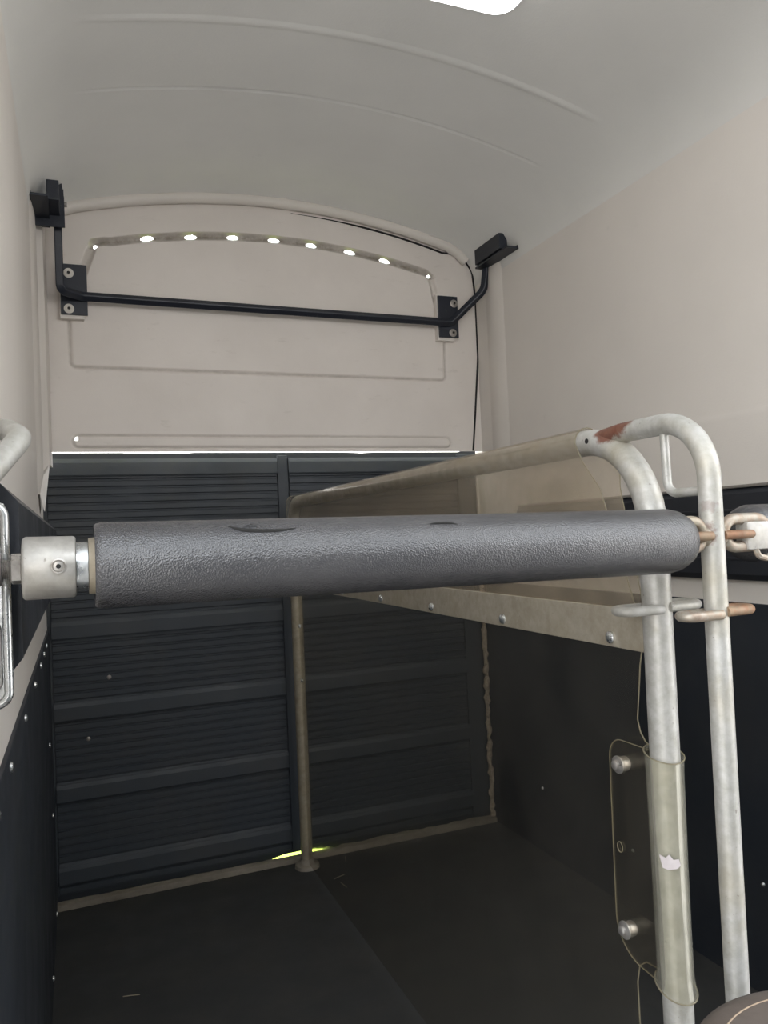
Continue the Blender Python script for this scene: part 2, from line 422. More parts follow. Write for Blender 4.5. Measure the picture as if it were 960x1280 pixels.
dz = np.concatenate([np.arange(1.553, 1.625, 0.0022), np.arange(1.625, 1.835, 0.006), np.arange(1.835, 1.868, 0.0022),
                     np.arange(1.868, 2.16, 0.006), np.arange(2.16, 2.265, 0.0035), np.arange(2.265, 2.395, 0.0019), np.arange(2.395, 2.521, 0.008)])
PX, PZ = np.meshgrid(dx, dz)
gl = lambda d, w_, dep: dep * np.clip(1 - (d / w_) ** 2, 0, 1)
dl = dist_poly(PX, PZ, lower); du = dist_poly(PX, PZ, upper); dr = dist_poly(PX, PZ, rib)
depth = gl(dl, 0.0075, 0.006) + gl(du, 0.016, 0.014) + gl(dr, 0.006, 0.005)
inside_rib = (PZ > 1.5685) & (PZ < 1.6105) & (PX > 0.01) & (PX < 1.443)
depth -= np.where(inside_rib, 0.002 * np.clip(dr / 0.01, 0, 1), 0)
arcZ = 2.367 - 0.19 * (PX - 0.745) ** 2                   # the panel inside sits a little proud under the arch groove
groove_tint = np.clip(1 - du / 0.017, 0, 1) ** 0.6 * np.where(PZ > 2.27, 0.95, 0.35) + 0.5 * np.clip(1 - dl / 0.007, 0, 1) + 0.4 * np.clip(1 - dr / 0.005, 0, 1)
keep = np.ones(PX.shape, bool)
SLOT = [(0.273, 2.326), (0.428, 2.347), (0.584, 2.361), (0.741, 2.366), (0.890, 2.361), (1.048, 2.349), (1.197, 2.328)]
cxm = (PX[:-1, :-1] + PX[1:, 1:]) / 2; czm = (PZ[:-1, :-1] + PZ[1:, 1:]) / 2
hole = np.zeros(cxm.shape, bool)
for sx, sz in SLOT:
    sl = -0.38 * (sx - 0.745)
    zz = czm - sz - sl * (cxm - sx)
    hole |= ((cxm - sx) / 0.0215) ** 2 + (zz / 0.0080) ** 2 < 1
for hx, hz, hr in ((0.096, 2.278, 0.0068), (1.392, 2.281, 0.006), (0.014, 1.599, 0.0066)):
    hole |= (cxm - hx) ** 2 + (czm - hz) ** 2 < hr * hr
ZTOP = np.array([roof(min(max(x, XL), XR)) for x in dx]) - 0.004
PZc = np.minimum(PZ, ZTOP[None, :])
flat = np.minimum(PZc[:-1, :-1], PZc[:-1, 1:]) >= np.maximum(PZc[1:, :-1], PZc[1:, 1:]) - 1e-6
ny, nx = PX.shape
co = np.stack([PX, YD + depth, PZc], -1).reshape(-1, 3)
idx = np.arange(ny * nx).reshape(ny, nx)
ok = ~hole & ~flat
F = np.stack([idx[:-1, :-1], idx[:-1, 1:], idx[1:, 1:], idx[1:, :-1]], -1)[ok]
door = thing('door_1', 'cream fibreglass upper rear door with pressed panel and vent slots', 'door', (0.75, YD, 1.553))
door['kind'] = 'structure'
me = bpy.data.meshes.new('panel')
cen = np.array([0.75, YD, 1.553])
me.from_pydata((co - cen).tolist(), [], F.tolist()); me.update()
ca = me.color_attributes.new('groove_tint', 'FLOAT_COLOR', 'POINT')
g4 = np.ones((ny * nx, 4)); g4[:, :3] = np.clip(groove_tint, 0, 1).reshape(-1, 1)
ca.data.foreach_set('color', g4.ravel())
me.polygons.foreach_set('use_smooth', [True] * len(me.polygons))
me.materials.append(m_door)
po = bpy.data.objects.new('panel', me); C.objects.link(po); po.parent = door
# dark strip painting the shade in the shut line round the door
pth = [(1.556, YD - 0.001, 1.556), (1.575, YD - 0.001, 1.72), (1.599, YD - 0.001, 1.95), (1.600, YD - 0.001, 2.20), (1.590, YD - 0.001, 2.315)]
pth += [(1.54, YD - 0.001, arch(1.54) - 0.020)] + [(x, YD - 0.001, arch(x) - 0.0440) for x in [1.45 - 0.04 * k for k in range(17)]]
pth = fillet(pth, [0, .2, .2, .05, .05, .05] + [0] * 30, 4)
sc_ = [1.0] * len(pth)
for k in range(len(pth)):
    if pth[k].x < 1.5 and pth[k].z > 2.3: sc_[k] = max(0.25, min(1, (pth[k].x - 0.78) / 0.35))
obj('gap_shade', tube(pth, 0.0042, 8, scale=sc_), m_dark, door, label='dark strip standing for the shade in the door gap')

# --- flanges of the body round the door
bm = bmesh.new()
sect = []
xsf = [XL + 0.045 + (XR - XL - 0.09) * k / 40 for k in range(41)]
tube([(x, YD - 0.012, roof(x) - 0.016) for x in xsf], 0.020, 12, bm=bm)
struct('trim_1', bm, m_wall, True, 'rolled cream flange along the roof above the rear door', 'trim')
bm = prism([(XL - 0.01, 2.50), (XL + 0.006, 2.53), (XL + 0.012, 2.62), (XL + 0.012, 2.70), (XL + 0.030, 2.725), (XL + 0.036, 2.838), (XL - 0.01, 2.838)], 1.345, 2.30, 'Z')
for v in bm.verts:
    if v.co.z < 1.5:                                        # the foot tapers to a slanted tip
        if v.co.y > 2.71: v.co.z = 1.50
        elif v.co.y < 2.6: v.co.z = 1.39
    if v.co.z > 2.2: v.co.z = roof(max(v.co.x, XL)) - 0.01 if v.co.x > XL else 2.27
struct('trim_2', bm, m_wall, True, 'pale upright flange in the left rear corner', 'trim', 25)
bm = prism([(XR + 0.01, 2.60), (XR - 0.006, 2.64), (XR - 0.012, 2.70), (XR - 0.006, 2.745), (XR + 0.000, 2.760), (XR + 0.003, 2.845), (XR + 0.02, 2.845)], 1.50, 2.30, 'Z')
struct('trim_3', bm, m_wall, True, 'pale upright flange in the right rear corner', 'trim', 50)

# --- loading ramp, closed behind the stalls: ribbed rubber mats, cross cleats
rp = thing('loading_ramp', 'closed rear loading ramp faced with black ribbed rubber', 'ramp', (0.75, YR, 0.02))
ZT = 1.5575
notch = [(XL - 0.01, 0.008), (0.60, 0.010), (0.70, 0.0275), (0.80, 0.0275), (0.90, 0.012), (1.605, 0.008), (1.605, ZT + 0.006), (1.54, ZT + 0.006), (1.52, ZT), (1.15, ZT), (1.08, ZT - 0.003), (1.00, ZT), (0.42, ZT), (0.36, ZT - 0.0035), (0.26, ZT - 0.0035), (0.16, ZT), (XL - 0.01, ZT)]
obj('board', prism(notch, YR + 0.012, YR + 0.05, 'Y'), m_rubber, rp, False)
LINES = [1.472, 1.190, 0.908, 0.627, 0.352, 0.075]
def rib_mat(x0, x1):
    prof = []                                              # (z, y) from bottom to top
    z = 0.040; tops = sorted(LINES)
    zz = 0.040
    while zz < 1.545:
        in_cleat = any(l - 0.004 <= zz <= l + 0.066 for l in tops)
        if in_cleat: prof.append((zz, YR)); zz += 0.01; continue
        prof += [(zz, YR + 0.006), (zz + 0.005, YR + 0.006), (zz + 0.008, YR), (zz + 0.025, YR)]
        zz += 0.028
    b = bmesh.new()
    A = [b.verts.new((x0, y, z)) for z, y in prof]; B = [b.verts.new((x1, y, z)) for z, y in prof]
    for i in range(len(prof) - 1): b.faces.new((A[i], B[i], B[i + 1], A[i + 1]))
    for s in (A, B):
        e0 = b.verts.new((s[0].co.x, YR + 0.012, prof[0][0])); e1 = b.verts.new((s[0].co.x, YR + 0.012, prof[-1][0]))
        b.faces.new(s + [e1, e0])
    return b
mats = []
for x0, x1 in ((-0.085, 0.725), (0.775, 1.50)):
    mats.append(obj('ribbed_mat', rib_mat(x0, x1), m_ramp, rp, False))
for x0, x1 in ((XL - 0.005, -0.087), (0.730, 0.770), (1.505, 1.588)):
    obj('edge_strip', mbox((x0, YR + 0.002, 0.04), (x1, YR + 0.014, 1.545), 0.002), m_ramp, rp, False)
for l in LINES:
    for x0, x1 in ((-0.087, 0.727), (0.773, 1.51)):
        zt_ = min(l + 0.062, 1.546)
        pr = [(YR + 0.008, l), (YR - 0.007, l + 0.001), (YR - 0.009, l + 0.006), (YR - 0.007, zt_ - 0.014), (YR - 0.002, zt_), (YR + 0.008, zt_)]
        obj('cleat', prism(pr, x0, x1), m_ramp, rp, False)
for x, z in ((0.095, 0.765), (0.00, 0.40), (0.02, 0.56)):
    obj('screw', mlathe([(0, 0.008), (0.004, 0.0075), (0.006, 0.004), (0.0065, 0)], (x, YR + 0.001, z), (0, -1, 0), 12), m_washer, rp, label='small dull screw head')

# --- floor edge strip and corner strip
bm = bmesh.new()
k_ = 60
rnd = random.Random(3)
prev = None
for k in range(k_ + 1):
    x = XL + (XR - XL) * k / k_
    h = 0.030 + rnd.uniform(-0.001, 0.002) - (0.003 if 0.66 < x < 0.86 else 0)
    if x > 0.82: h += rnd.uniform(-0.004, 0.006)
    ring = [bm.verts.new(p) for p in ((x, 2.857, 0.0), (x, 2.860, h - 0.004), (x, 2.872, h), (x, 2.884, h), (x, 2.884, 0.0))]
    if prev:
        for j in range(5): bm.faces.new((prev[j], prev[(j + 1) % 5], ring[(j + 1) % 5], ring[j]))
    else: bm.faces.new(ring)
    prev = ring
bm.faces.new(prev[::-1])
struct('baseboard_back', bm, m_sill, False, 'scuffed brown strip along the foot of the ramp', 'threshold')
bm = bmesh.new()
rnd = random.Random(5)
prev = None
for k in range(70):
    z = 0.03 + 1.03 * k / 69
    c0 = 1.580 + rnd.uniform(-0.004, 0.004); wv = 0.0075 + rnd.uniform(-0.004, 0.004)
    ring = [bm.verts.new(p) for p in ((c0 - wv, 2.868, z), (c0 - wv * 0.2, 2.860 + rnd.uniform(-0.003, 0.003), z), (c0 + wv, 2.866, z), (c0 + wv, 2.878, z), (c0 - wv, 2.878, z))]
    if prev:
        for j in range(5): bm.faces.new((prev[j], prev[(j + 1) % 5], ring[(j + 1) % 5], ring[j]))
    else: bm.faces.new(ring)
    prev = ring
bm.faces.new(prev[::-1])
struct('trim_4', bm, m_fibre, False, 'frayed tan fibre strip down the right rear corner', 'trim')

# --- rubber kick lining and padded rails on both side walls
bl = thing('baseboard_left', 'black rubber kick lining screwed to the left wall', 'lining', (XL, 1.2, 0.0)); bl['kind'] = 'structure'
obj('lining_sheet', mbox((XL - 0.002, YW + 0.01, 0.0), (XL + 0.006, 2.895, 0.948), 0.002), m_rubber, bl, False)
scr = None
for k, y in enumerate((1.00, 1.21, 1.54, 1.90, 2.2, 2.42, 2.62)):
    if scr is None: scr = obj('screw', mlathe([(0, 0.008), (0.003, 0.007), (0.005, 0.003), (0.0052, 0)], (XL + 0.006, y, 0.925), (1, 0, 0), 10), m_chrome, bl)
    else: dup(scr, bl, wloc(scr) + Vector((0, y - 1.0, 0)))
for y, z in ((2.76, 0.045), (2.35, 0.05), (2.05, 0.045), (2.62, 0.62), (2.7, 0.38)):
    dup(scr, bl, wloc(scr) + Vector((0, y - 1.0, z - 0.925)))
br = thing('baseboard_right', 'black rubber kick lining on the right wall', 'lining', (XR, 1.2, 0.0)); br['kind'] = 'structure'
obj('lining_sheet', mbox((XR + 0.002, YW + 0.01, 0.0), (XR - 0.008, 2.895, 1.009), 0.002), m_rubber, br, False)
for y, z in ((1.50, 0.296), (1.61, 0.19), (2.0, 0.2), (2.5, 0.25)):
    obj('screw', mlathe([(0, 0.006), (0.003, 0.005), (0.005, 0.002), (0.0052, 0)], (XR - 0.008, y, z), (-1, 0, 0), 10), m_chrome, br)

def rail(name, label, x_wall, s, y0, y1, z0, z1, t):
    r = thing(name, label, 'rail', (x_wall, (y0 + y1) / 2, z0)); r['kind'] = 'structure'
    xi = x_wall + s * t
    b = prism([(x_wall, z0), (xi - s * 0.012, z0), (xi, z0 + 0.015), (xi, z1 - 0.018), (xi - s * 0.015, z1), (x_wall, z1)], y0, y1, 'Y')
    obj('rail_body', b, m_rail, r, True, angle=25)
    return r, xi
rl, xi = rail('trim_5', 'black plastic rubbing rail on the left wall', XL, 1, 0.82, 2.40, 1.110, 1.293, 0.050)
bm = mbox((xi - 0.003, 1.30, 1.150), (xi + 0.0012, 1.36, 1.158))
obj('moulded_rib', bm, m_rail, rl, False)
rr, xi = rail('trim_6', 'black padded rubbing rail high on the right wall', XR - 0.006, -1, YW + 0.02, 2.55, 1.068, 1.307, 0.026)
for z in (1.245, 1.120):
    obj('moulded_rib', mbox((xi + 0.003, YW + 0.04, z), (xi - 0.003, 2.5, z + 0.006), 0.001), m_rail, rr, False)
obj('capping', mbox((XR, YW + 0.02, 1.304), (XR - 0.028, 2.55, 1.312), 0.002), m_washer, rr, False, label='thin grey capping strip')

# --- roof lamp
t = thing('ceiling_light', 'white rounded roof lamp at the top edge of the view', 'lamp', (0.88, 1.50, 2.51))
def rrect(x0, x1, y0, y1, r, n_=8):
    out = []
    for cx_, cy_, a0 in ((x1 - r, y1 - r, 0), (x0 + r, y1 - r, 90), (x0 + r, y0 + r, 180), (x1 - r, y0 + r, 270)):
        for k in range(n_ + 1):
            a = math.radians(a0 + 90 * k / n_); out.append((cx_ + r * math.cos(a), cy_ + r * math.sin(a)))
    return out
LX0, LX1, LY0, LY1, LZ = 0.70, 1.035, 1.36, 1.612, 2.500
obj('bezel', prism(rrect(LX0, LX1, LY0, LY1, 0.06), LZ - 0.010, 2.515, 'Z'), m_bezel, t, True)
dome = bmesh.new()
rings = []
for q, (ins, z) in enumerate(((0.010, LZ - 0.008), (0.012, LZ - 0.020), (0.03, LZ - 0.028))):
    rings.append([dome.verts.new((x, y, z)) for x, y in rrect(LX0 + ins, LX1 - ins, LY0 + ins, LY1 - ins, 0.06 - ins)])
for a, b in zip(rings, rings[1:]):
    for k in range(len(a)): dome.faces.new((a[k], a[(k + 1) % len(a)], b[(k + 1) % len(a)], b[k]))
dome.faces.new(rings[-1])
obj('diffuser', dome, m_lamp, t, True)

# ------------------------------------------------------------------ black lifting frame of the upper door
lf = thing('door_lift_frame', 'black steel lifting bar bent across the upper rear door', 'frame', (0.74, 2.72, 2.05))
SQ = rect(0.0125, 0.0125, 0.003)
yb = 2.805
path = fillet([(-0.022, 2.690, 2.395), (-0.022, 2.745, 2.082), (0.045, yb, 2.083), (1.458, yb, 2.078), (1.578, 2.735, 2.200), (1.592, 2.715, 2.345)],
              [0, 0.022, 0.03, 0.03, 0.07, 0], 6)
obj('bar', sweep(bmesh.new(), path, SQ), m_navy, lf, True, angle=30)
def plate(x0, x1, z0, z1, bolts, mat):
    p = obj('mounting_plate', mbox((x0, YD - 0.036, z0), (x1, YD - 0.026, z1), 0.0015), m_navy, lf, False)
    obj('spacer', mbox((x0 - 0.004, YD - 0.026, z0 - 0.012), (x1 - 0.012, YD + 0.004, z1 + 0.008), 0.003), m_wall, p, False)
    for bx, bz in bolts:
        b = mlathe([(0, 0.0165), (0.003, 0.0165), (0.0045, 0.013), (0.0045, 0.0078), (0.008, 0.007), (0.008, 0)], (bx, YD - 0.036, bz), (0, -1, 0), 20)
        obj('bolt', b, mat, p)
        obj('bolt_socket', mlathe([(0, 0.0052), (0.0006, 0.0052), (0.0006, 0)], (bx, YD - 0.044, bz), (0, -1, 0), 8), m_hole, p)
plate(-0.022, 0.064, 2.021, 2.195, ((0.006, 2.163), (0.004, 2.040)), m_nylon)
plate(1.408, 1.496, 2.019, 2.190, ((1.478, 2.160), (1.468, 2.038)), m_washer)
# hinge brackets: angle iron under the roof edge
for side in (-1, 1):
    xw = XL if side < 0 else XR
    s = -side
    b = bmesh.new()
    box(b, (xw + s * 0.000, 2.49, 2.285), (xw + s * 0.008, 2.74, 2.350), 0.001)
    box(b, (xw + s * 0.002, 2.49, 2.285), (xw + s * 0.055, 2.74, 2.292), 0.001)
    br_ = obj('hinge_bracket', b, m_navy, lf, False)
    b = bmesh.new()
    ch = 0.028 if side < 0 else 0.0
    box(b, (xw + s * (0.022 + ch), 2.54, 2.298), (xw + s * (0.058 + ch), 2.735, 2.360), 0.003)
    obj('channel', b, m_navy, br_, False)
    b = bmesh.new()
    ex = -0.022 if side < 0 else 1.592
    box(b, (ex - 0.021, 2.675, 2.325), (ex - 0.0145, 2.735, 2.392), 0.001); box(b, (ex + 0.0145, 2.675, 2.325), (ex + 0.021, 2.735, 2.392), 0.001)
    obj('hinge_cheek', b, m_navy, br_, False)
    obj('hinge_pin', mlathe([(-0.03, 0), (-0.03, 0.008), (0.03, 0.008), (0.03, 0)], (ex, 2.695, 2.350), (1, 0, 0), 12), m_washer, br_)
    if side < 0:
        obj('end_plate', prism([(XL + 0.004, 2.262), (0.000, 2.262), (0.000, 2.36), (-0.006, 2.405), (-0.035, 2.400), (XL + 0.006, 2.338)], 2.664, 2.670, 'Y'), m_navy, br_, False)

# ------------------------------------------------------------------ the centre partition
XP = 0.757
pt = thing('partition', 'galvanised tube stall partition with hanging clear plastic sheet', 'partition', (XP, 1.8, 0.0))
ZT_ = 1.357; YP1 = 0.872; YP2 = 0.763; YF = 2.835
big = fillet([(XP, YF - 0.03, 0.80), (XP, YF - 0.03, ZT_), (XP, YP1, ZT_), (XP, YP1, 0.010)], [0, 0.09, 0.14, 0], 12)
big[0] = Vector((XP, YF - 0.03, 1.20))
fr = obj('frame_tube', tube(big, 0.0205, 24), m_galv, pt)
obj('drain_hole', mlathe([(0, 0.0042), (0.0006, 0.0042), (0.0006, 0)], (XP - 0.0205, 0.985, 1.357), (-1, 0, 0), 12), m_hole, fr)
fp = obj('rear_post', tube([(XP, YF - 0.03, 0.010), (XP, YF - 0.03, 1.20)], 0.0212, 20), m_galv_far, pt, label='brown-stained rear post of the partition')
obj('foot', mlathe([(0, 0.046), (0.012, 0.044), (0.016, 0.030), (0.032, 0.023), (0.034, 0.0)], (XP, YF - 0.03, 0.010), (0, 0, 1), 14), m_sill, fp)
hoop = fillet([(XP, 0.985, 1.357), (XP, 0.925, 1.362), (XP, YP2, 1.362), (XP, YP2, 0.010)], [0, 0.05, 0.095, 0], 12)
hp = obj('hoop_post', tube(hoop, 0.0148, 20), m_galv, pt, label='thinner front hoop post beside the big post')
b = tube(fillet([(XP, 0.840, 1.352), (XP, 0.838, 1.266), (XP, YP2 + 0.008, 1.266)], 0.018, 8), 0.0062, 12)
obj('tie_loop', b, m_galv, hp)
def eye(x0, y, z, s, L=0.052, W=0.017, r=0.0070, tiltz=0.0):
    p = [(x0, y + W, z), (x0 + s * (L - W), y + W, z + tiltz)]
    for k in range(1, 8):
        a = math.pi / 2 - math.pi * k / 8
        p.append((x0 + s * (L - W + W * math.cos(a)), y + W * math.sin(a), z + tiltz))
    p += [(x0 + s * (L - W), y - W, z + tiltz), (x0, y - W, z)]
    return tube(p, r, 12)
obj('tie_ring', eye(XP - 0.006, YP1, 1.107, -1, 0.060), m_galv, pt)
obj('tie_ring', eye(XP + 0.006, YP1, 1.109, 1, 0.060), m_galv, pt)
obj('tie_ring', eye(XP - 0.004, YP2, 1.108, -1, 0.051, 0.0125, 0.0065), m_halfrust, pt)
obj('tie_ring', eye(XP + 0.004, YP2, 1.111, 1, 0.047, 0.0125, 0.0065), m_rusty, pt, label='rust-brown tie ring')
obj('bar_loop', eye(XP - 0.010, YP2, 1.2075, -1, 0.056, 0.009, 0.0060), m_rusty, pt, label='rusted loop that holds the padded bar')
obj('bar_loop', eye(XP + 0.010, YP2, 1.2075, 1, 0.052, 0.009, 0.0060), m_rusty, pt, label='rusted loop that holds the right bar')
for s in (-1, 1):
    bm = bmesh.new(); bmesh.ops.create_icosphere(bm, subdivisions=2, radius=0.011, matrix=Matrix.Translation((XP + s * 0.013, YP2, 1.207)) @ Matrix.Diagonal((0.7, 1.1, 1.25, 1)))
    obj('weld_bead', bm, m_halfrust, hp)
# flat bar with rivets
fb = obj('flat_bar', mbox((XP - 0.012, YP1 + 0.012, 1.043), (XP - 0.004, YF - 0.04, 1.103), 0.0015), m_flat, pt, False)
rv = None
for y in (0.962, 1.279, 1.594, 1.906, 2.22, 2.54):
    if rv is None: rv = obj('rivet', mlathe([(0, 0.0095), (0.003, 0.009), (0.0055, 0.006), (0.0065, 0)], (XP - 0.012, y, 1.057), (-1, 0, 0), 14), m_chrome, fb)
    else:
        q = rv.copy(); C.objects.link(q); q.location = rv.location + Vector((0, y - 0.962, 0))
# upper clear sheet folded over the top tube
def fold(y_end_left, y_end_right):
    b = bmesh.new(); R_ = 0.0245; rows = []
    prof = [(-0.006, 1.085), (-0.0075, 1.11), (-0.013, 1.20), (-0.019, 1.283), (-0.0222, 1.325)]
    prof += [(R_ * math.cos(a), ZT_ + R_ * math.sin(a)) for a in [math.pi - math.pi * k / 10 for k in range(11)]]
    prof += [(0.0222, 1.325), (0.019, 1.283), (0.013, 1.20), (0.0075, 1.11), (0.006, 1.085)]
    def yend(x, z):
        if z >= 1.345: return 1.010
        if x < 0:
            return (0.905 + (z - 1.085) / (1.283 - 1.085) * 0.058) if z < 1.283 else 0.963 + (z - 1.283) / (1.345 - 1.283) * 0.047
        return 0.905 + (z - 1.085) / (1.283 - 1.085) * 0.058 if z < 1.283 else 0.963
    for x, z in prof:
        yf = YF - 0.008 - (0.03 if z > 1.34 else 0.012 if z > 1.3 else 0)
        ye = yend(x, z)
        rows.append([b.verts.new((XP + x + 0.0025 * math.sin(9 * (ye + (yf - ye) * k / 14)) * (1 if 1.1 < z < 1.3 else 0), ye + (yf - ye) * k / 14, z)) for k in range(15)])
    for r0, r1 in zip(rows, rows[1:]):
        for k in range(14): b.faces.new((r0[k], r0[k + 1], r1[k + 1], r1[k]))
    bmesh.ops.recalc_face_normals(b, faces=b.faces[:])
    edges = [[r[0].co.copy() for r in rows], [r[-1].co.copy() for r in rows]]
    return b, edges
b, edges = fold(0, 0)
geo = bmesh.ops.solidify(b, geom=b.faces[:], thickness=0.0015)
us = obj('upper_sheet', b, m_sheet_up, pt, label='smoky clear plastic sheet folded over the top tube')
bm = bmesh.new()
for e in edges: tube(e, 0.0008, 6, bm=bm)
obj('sheet_edge', bm, m_edge, us)
# lower clear sheet down to the floor
front = [(0.905, 1.060), (0.915, 1.022), (0.921, 0.980), (0.927, 0.940), (0.922, 0.922), (0.912, 0.910), (0.885, 0.900), (0.885, 0.590), (0.935, 0.584), (0.950, 0.572), (0.957, 0.545), (0.957, 0.482), (0.957, 0.030)]
outl = front + [(YF - 0.004, 0.030), (YF - 0.004, 1.060)]
b = prism(outl, XP + 0.000, XP + 0.0022, 'X')
ls = obj('lower_sheet', b, m_sheet_lo, pt, False, label='clear plastic sheet hanging from the flat bar to the floor')
bm = bmesh.new()
tube([(XP + 0.001, y, z) for y, z in front[:7]], 0.0011, 6, bm=bm); tube([(XP + 0.001, y, z) for y, z in front[7:]], 0.0011, 6, bm=bm)
tube([(XP + 0.001, YF - 0.004, 0.04), (XP + 0.001, YF - 0.004, 1.05)], 0.0011, 6, bm=bm)
obj('sheet_edge', bm, m_edge, ls)
for z in (1.10, 0.90, 0.70):
    obj('rivet', mlathe( [(0, 0.008), (0.003, 0.0075), (0.005, 0.003), (0.005, 0)], (XP, YF - 0.065, z), (-1, 0, 0), 12), m_chrome, ls)
# sleeve wrapped round the big post, its flap bolted back on the sheet
b = bmesh.new(); rows = []
zs = [0.582, 0.60, 0.66, 0.74, 0.82, 0.88, 0.903]
for q, z in enumerate(zs):
    row = []
    fl = 0.0030 if q == 0 else 0.0012 if q == len(zs) - 1 else 0.0
    for k in range(29):
        a = 2 * math.pi * k / 28
        r_ = 0.0255 + fl + 0.0012 * math.sin(2 * a + z * 9)
        zz = z + (0.008 * math.sin(a) if q == len(zs) - 1 else 0.010 * math.sin(a) if q == 0 else 0)
        row.append(b.verts.new((XP + r_ * math.cos(a), YP1 + 0.002 + r_ * math.sin(a), zz)))
    rows.append(row)
for r0, r1 in zip(rows, rows[1:]):
    for k in range(28): b.faces.new((r0[k], r0[k + 1], r1[k + 1], r1[k]))
top_e = [v.co.copy() for v in rows[-1][:-1]]; bot_e = [v.co.copy() for v in rows[0][:-1]]
bmesh.ops.remove_doubles(b, verts=b.verts[:], dist=1e-5)
bmesh.ops.recalc_face_normals(b, faces=b.faces[:])
bmesh.ops.solidify(b, geom=b.faces[:], thickness=0.0016)
sl = obj('sleeve', b, m_sleeve, pt, label='yellowed clear plastic sleeve wrapped round the post')
bm = bmesh.new(); tube(top_e, 0.0010, 6, True, bm=bm); tube(bot_e, 0.0011, 6, True, bm=bm)
obj('sleeve_edge', bm, m_edge, sl)
XF = XP - 0.012
flap = fillet([(XF, 0.886, 0.906), (XF, 0.978, 0.906), (XF, 0.982, 0.586), (XF, 0.886, 0.580)], [0, 0.030, 0.055, 0], 8)
fo = obj('flap', prism([(p.y, p.z) for p in flap], XF - 0.002, XF, 'X'), m_sheet_lo, sl, False, label='clear flap with rounded corners bolted to the sheet')
obj('flap_edge', tube([(XF - 0.001, p.y, p.z) for p in flap], 0.0008, 6), m_edge, sl)
slot = []
for k in range(16):
    a = 2 * math.pi * k / 16; slot.append((XF - 0.002, 0.963 + 0.0060 * math.cos(a), 0.744 + 0.0075 * math.sin(a)))
obj('slot_rim', tube(slot, 0.0008, 6, True), m_edge, sl, label='pale rim of the oblong hole in the flap')
for by, bz in ((0.957, 0.868), (0.961, 0.622)):
    b = mlathe([(-0.016, 0), (-0.016, 0.009), (-0.013, 0.011), (-0.001, 0.0105), (0.000, 0.013), (0.002, 0.013), (0.003, 0.0095), (0.004, 0.0075), (0.008, 0.0068), (0.0095, 0.005), (0.010, 0.0)], (XF - 0.002, by, bz), (-1, 0, 0), 20)
    obj('bolt', b, m_zinc, sl)
# torn paper remnant on the sleeve, curved with it
b = bmesh.new(); out = [(-0.45, 0.772), (-0.20, 0.769), (-0.05, 0.774), (0.12, 0.767), (0.34, 0.768), (0.40, 0.759), (0.25, 0.755), (-0.1, 0.753), (-0.33, 0.755)]
vs = []
for da, z in out:
    a = math.radians(232) + da * 1.15
    vs.append(((XP + 0.0285 * math.cos(a), YP1 + 0.002 + 0.0285 * math.sin(a), z)))
A = [b.verts.new(v) for v in vs]; cV = b.verts.new((XP + 0.0292 * math.cos(math.radians(232)), YP1 + 0.002 + 0.0292 * math.sin(math.radians(232)), 0.762))
for k in range(len(A)): b.faces.new((A[k], A[(k + 1) % len(A)], cV))
bmesh.ops.recalc_face_normals(b, faces=b.faces[:]); bmesh.ops.solidify(b, geom=b.faces[:], thickness=0.0004)
obj('paper_scrap', b, m_paper, sl, label='torn white paper remnant')

# ------------------------------------------------------------------ padded breast bar (left stall)
BA = Vector((-0.052, 0.763, 1.212)); BB = Vector((0.735, 0.763, 1.2030)); bax = (BB - BA).normalized()
def along(x): return BA + bax * ((x - BA.x) / bax.x)
bb = thing('breast_bar', 'black padded breast bar across the left stall with steel socket', 'bar', tuple(along(0.35)))
def lx(prof, x0=0.0): return mlathe([(x - x0, r) for x, r in prof], along(x0), bax, 40)
R0 = 0.0398
prof = [(0.016, 0.0), (0.016, 0.034), (0.0155, 0.0372), (0.0175, R0 - 0.001), (0.021, R0), (0.10, R0), (0.30, R0), (0.50, R0), (0.680, R0 + 0.0005), (0.694, R0 - 0.002), (0.706, R0 - 0.008), (0.714, R0 - 0.017), (0.718, R0 - 0.027), (0.719, 0.0)]
pd = obj('pad', lx(prof), m_pad, bb, True, label='black leather-grained foam pad')
# two splits in the pad's skin, one long gash and a small nick
def on_pad(x, ang, dr=0.0):
    a = math.radians(ang); c = along(x)
    return c + Vector((0, -math.cos(a), math.sin(a))) * (R0 + dr)
def gash(pts, w_):
    p = [on_pad(x, a, 0.0003) for x, a in pts]; b_ = bmesh.new(); sc2 = [max(0.12, math.sin(math.pi * k / (len(p) - 1)) ** 0.6) for k in range(len(p))]
    return tube(p, w_, 6, scale=sc2)
obj('gash', gash([(0.136, 55), (0.141, 50), (0.147, 46), (0.154, 44), (0.164, 43.0), (0.179, 42.5), (0.191, 44), (0.201, 46.5)], 0.0019), m_hole, pd)
b_ = bmesh.new()
fl_ = [(0.147, 47), (0.152, 55), (0.158, 56), (0.163, 52), (0.161, 46), (0.154, 44.5)]
A = [b_.verts.new(on_pad(x, a, 0.0016 if k in (1, 2, 3) else 0.0002)) for k, (x, a) in enumerate(fl_)]
b_.faces.new(A); bmesh.ops.solidify(b_, geom=b_.faces[:], thickness=0.0012)
obj('torn_flap', b_, m_pad, pd, False)
obj('gash', gash([(0.345, 47), (0.355, 49), (0.37, 48.5), (0.378, 45)], 0.0014), m_hole, pd)
obj('seam', tube([on_pad(0.02 + 0.0066 * k, 44 + 0.8 * math.sin(k * 0.9), -0.0002) for k in range(42, 56)], 0.0005, 6), m_pad, pd)
obj('gash', gash([(0.0165, -62), (0.019, -55), (0.023, -52), (0.026, -58)], 0.0016), m_hole, pd)
obj('collar', lx([(0.0105, 0), (0.0105, 0.0255), (0.0162, 0.0262), (0.0162, 0)]), m_galv_far, bb, label='rust-brown end collar')
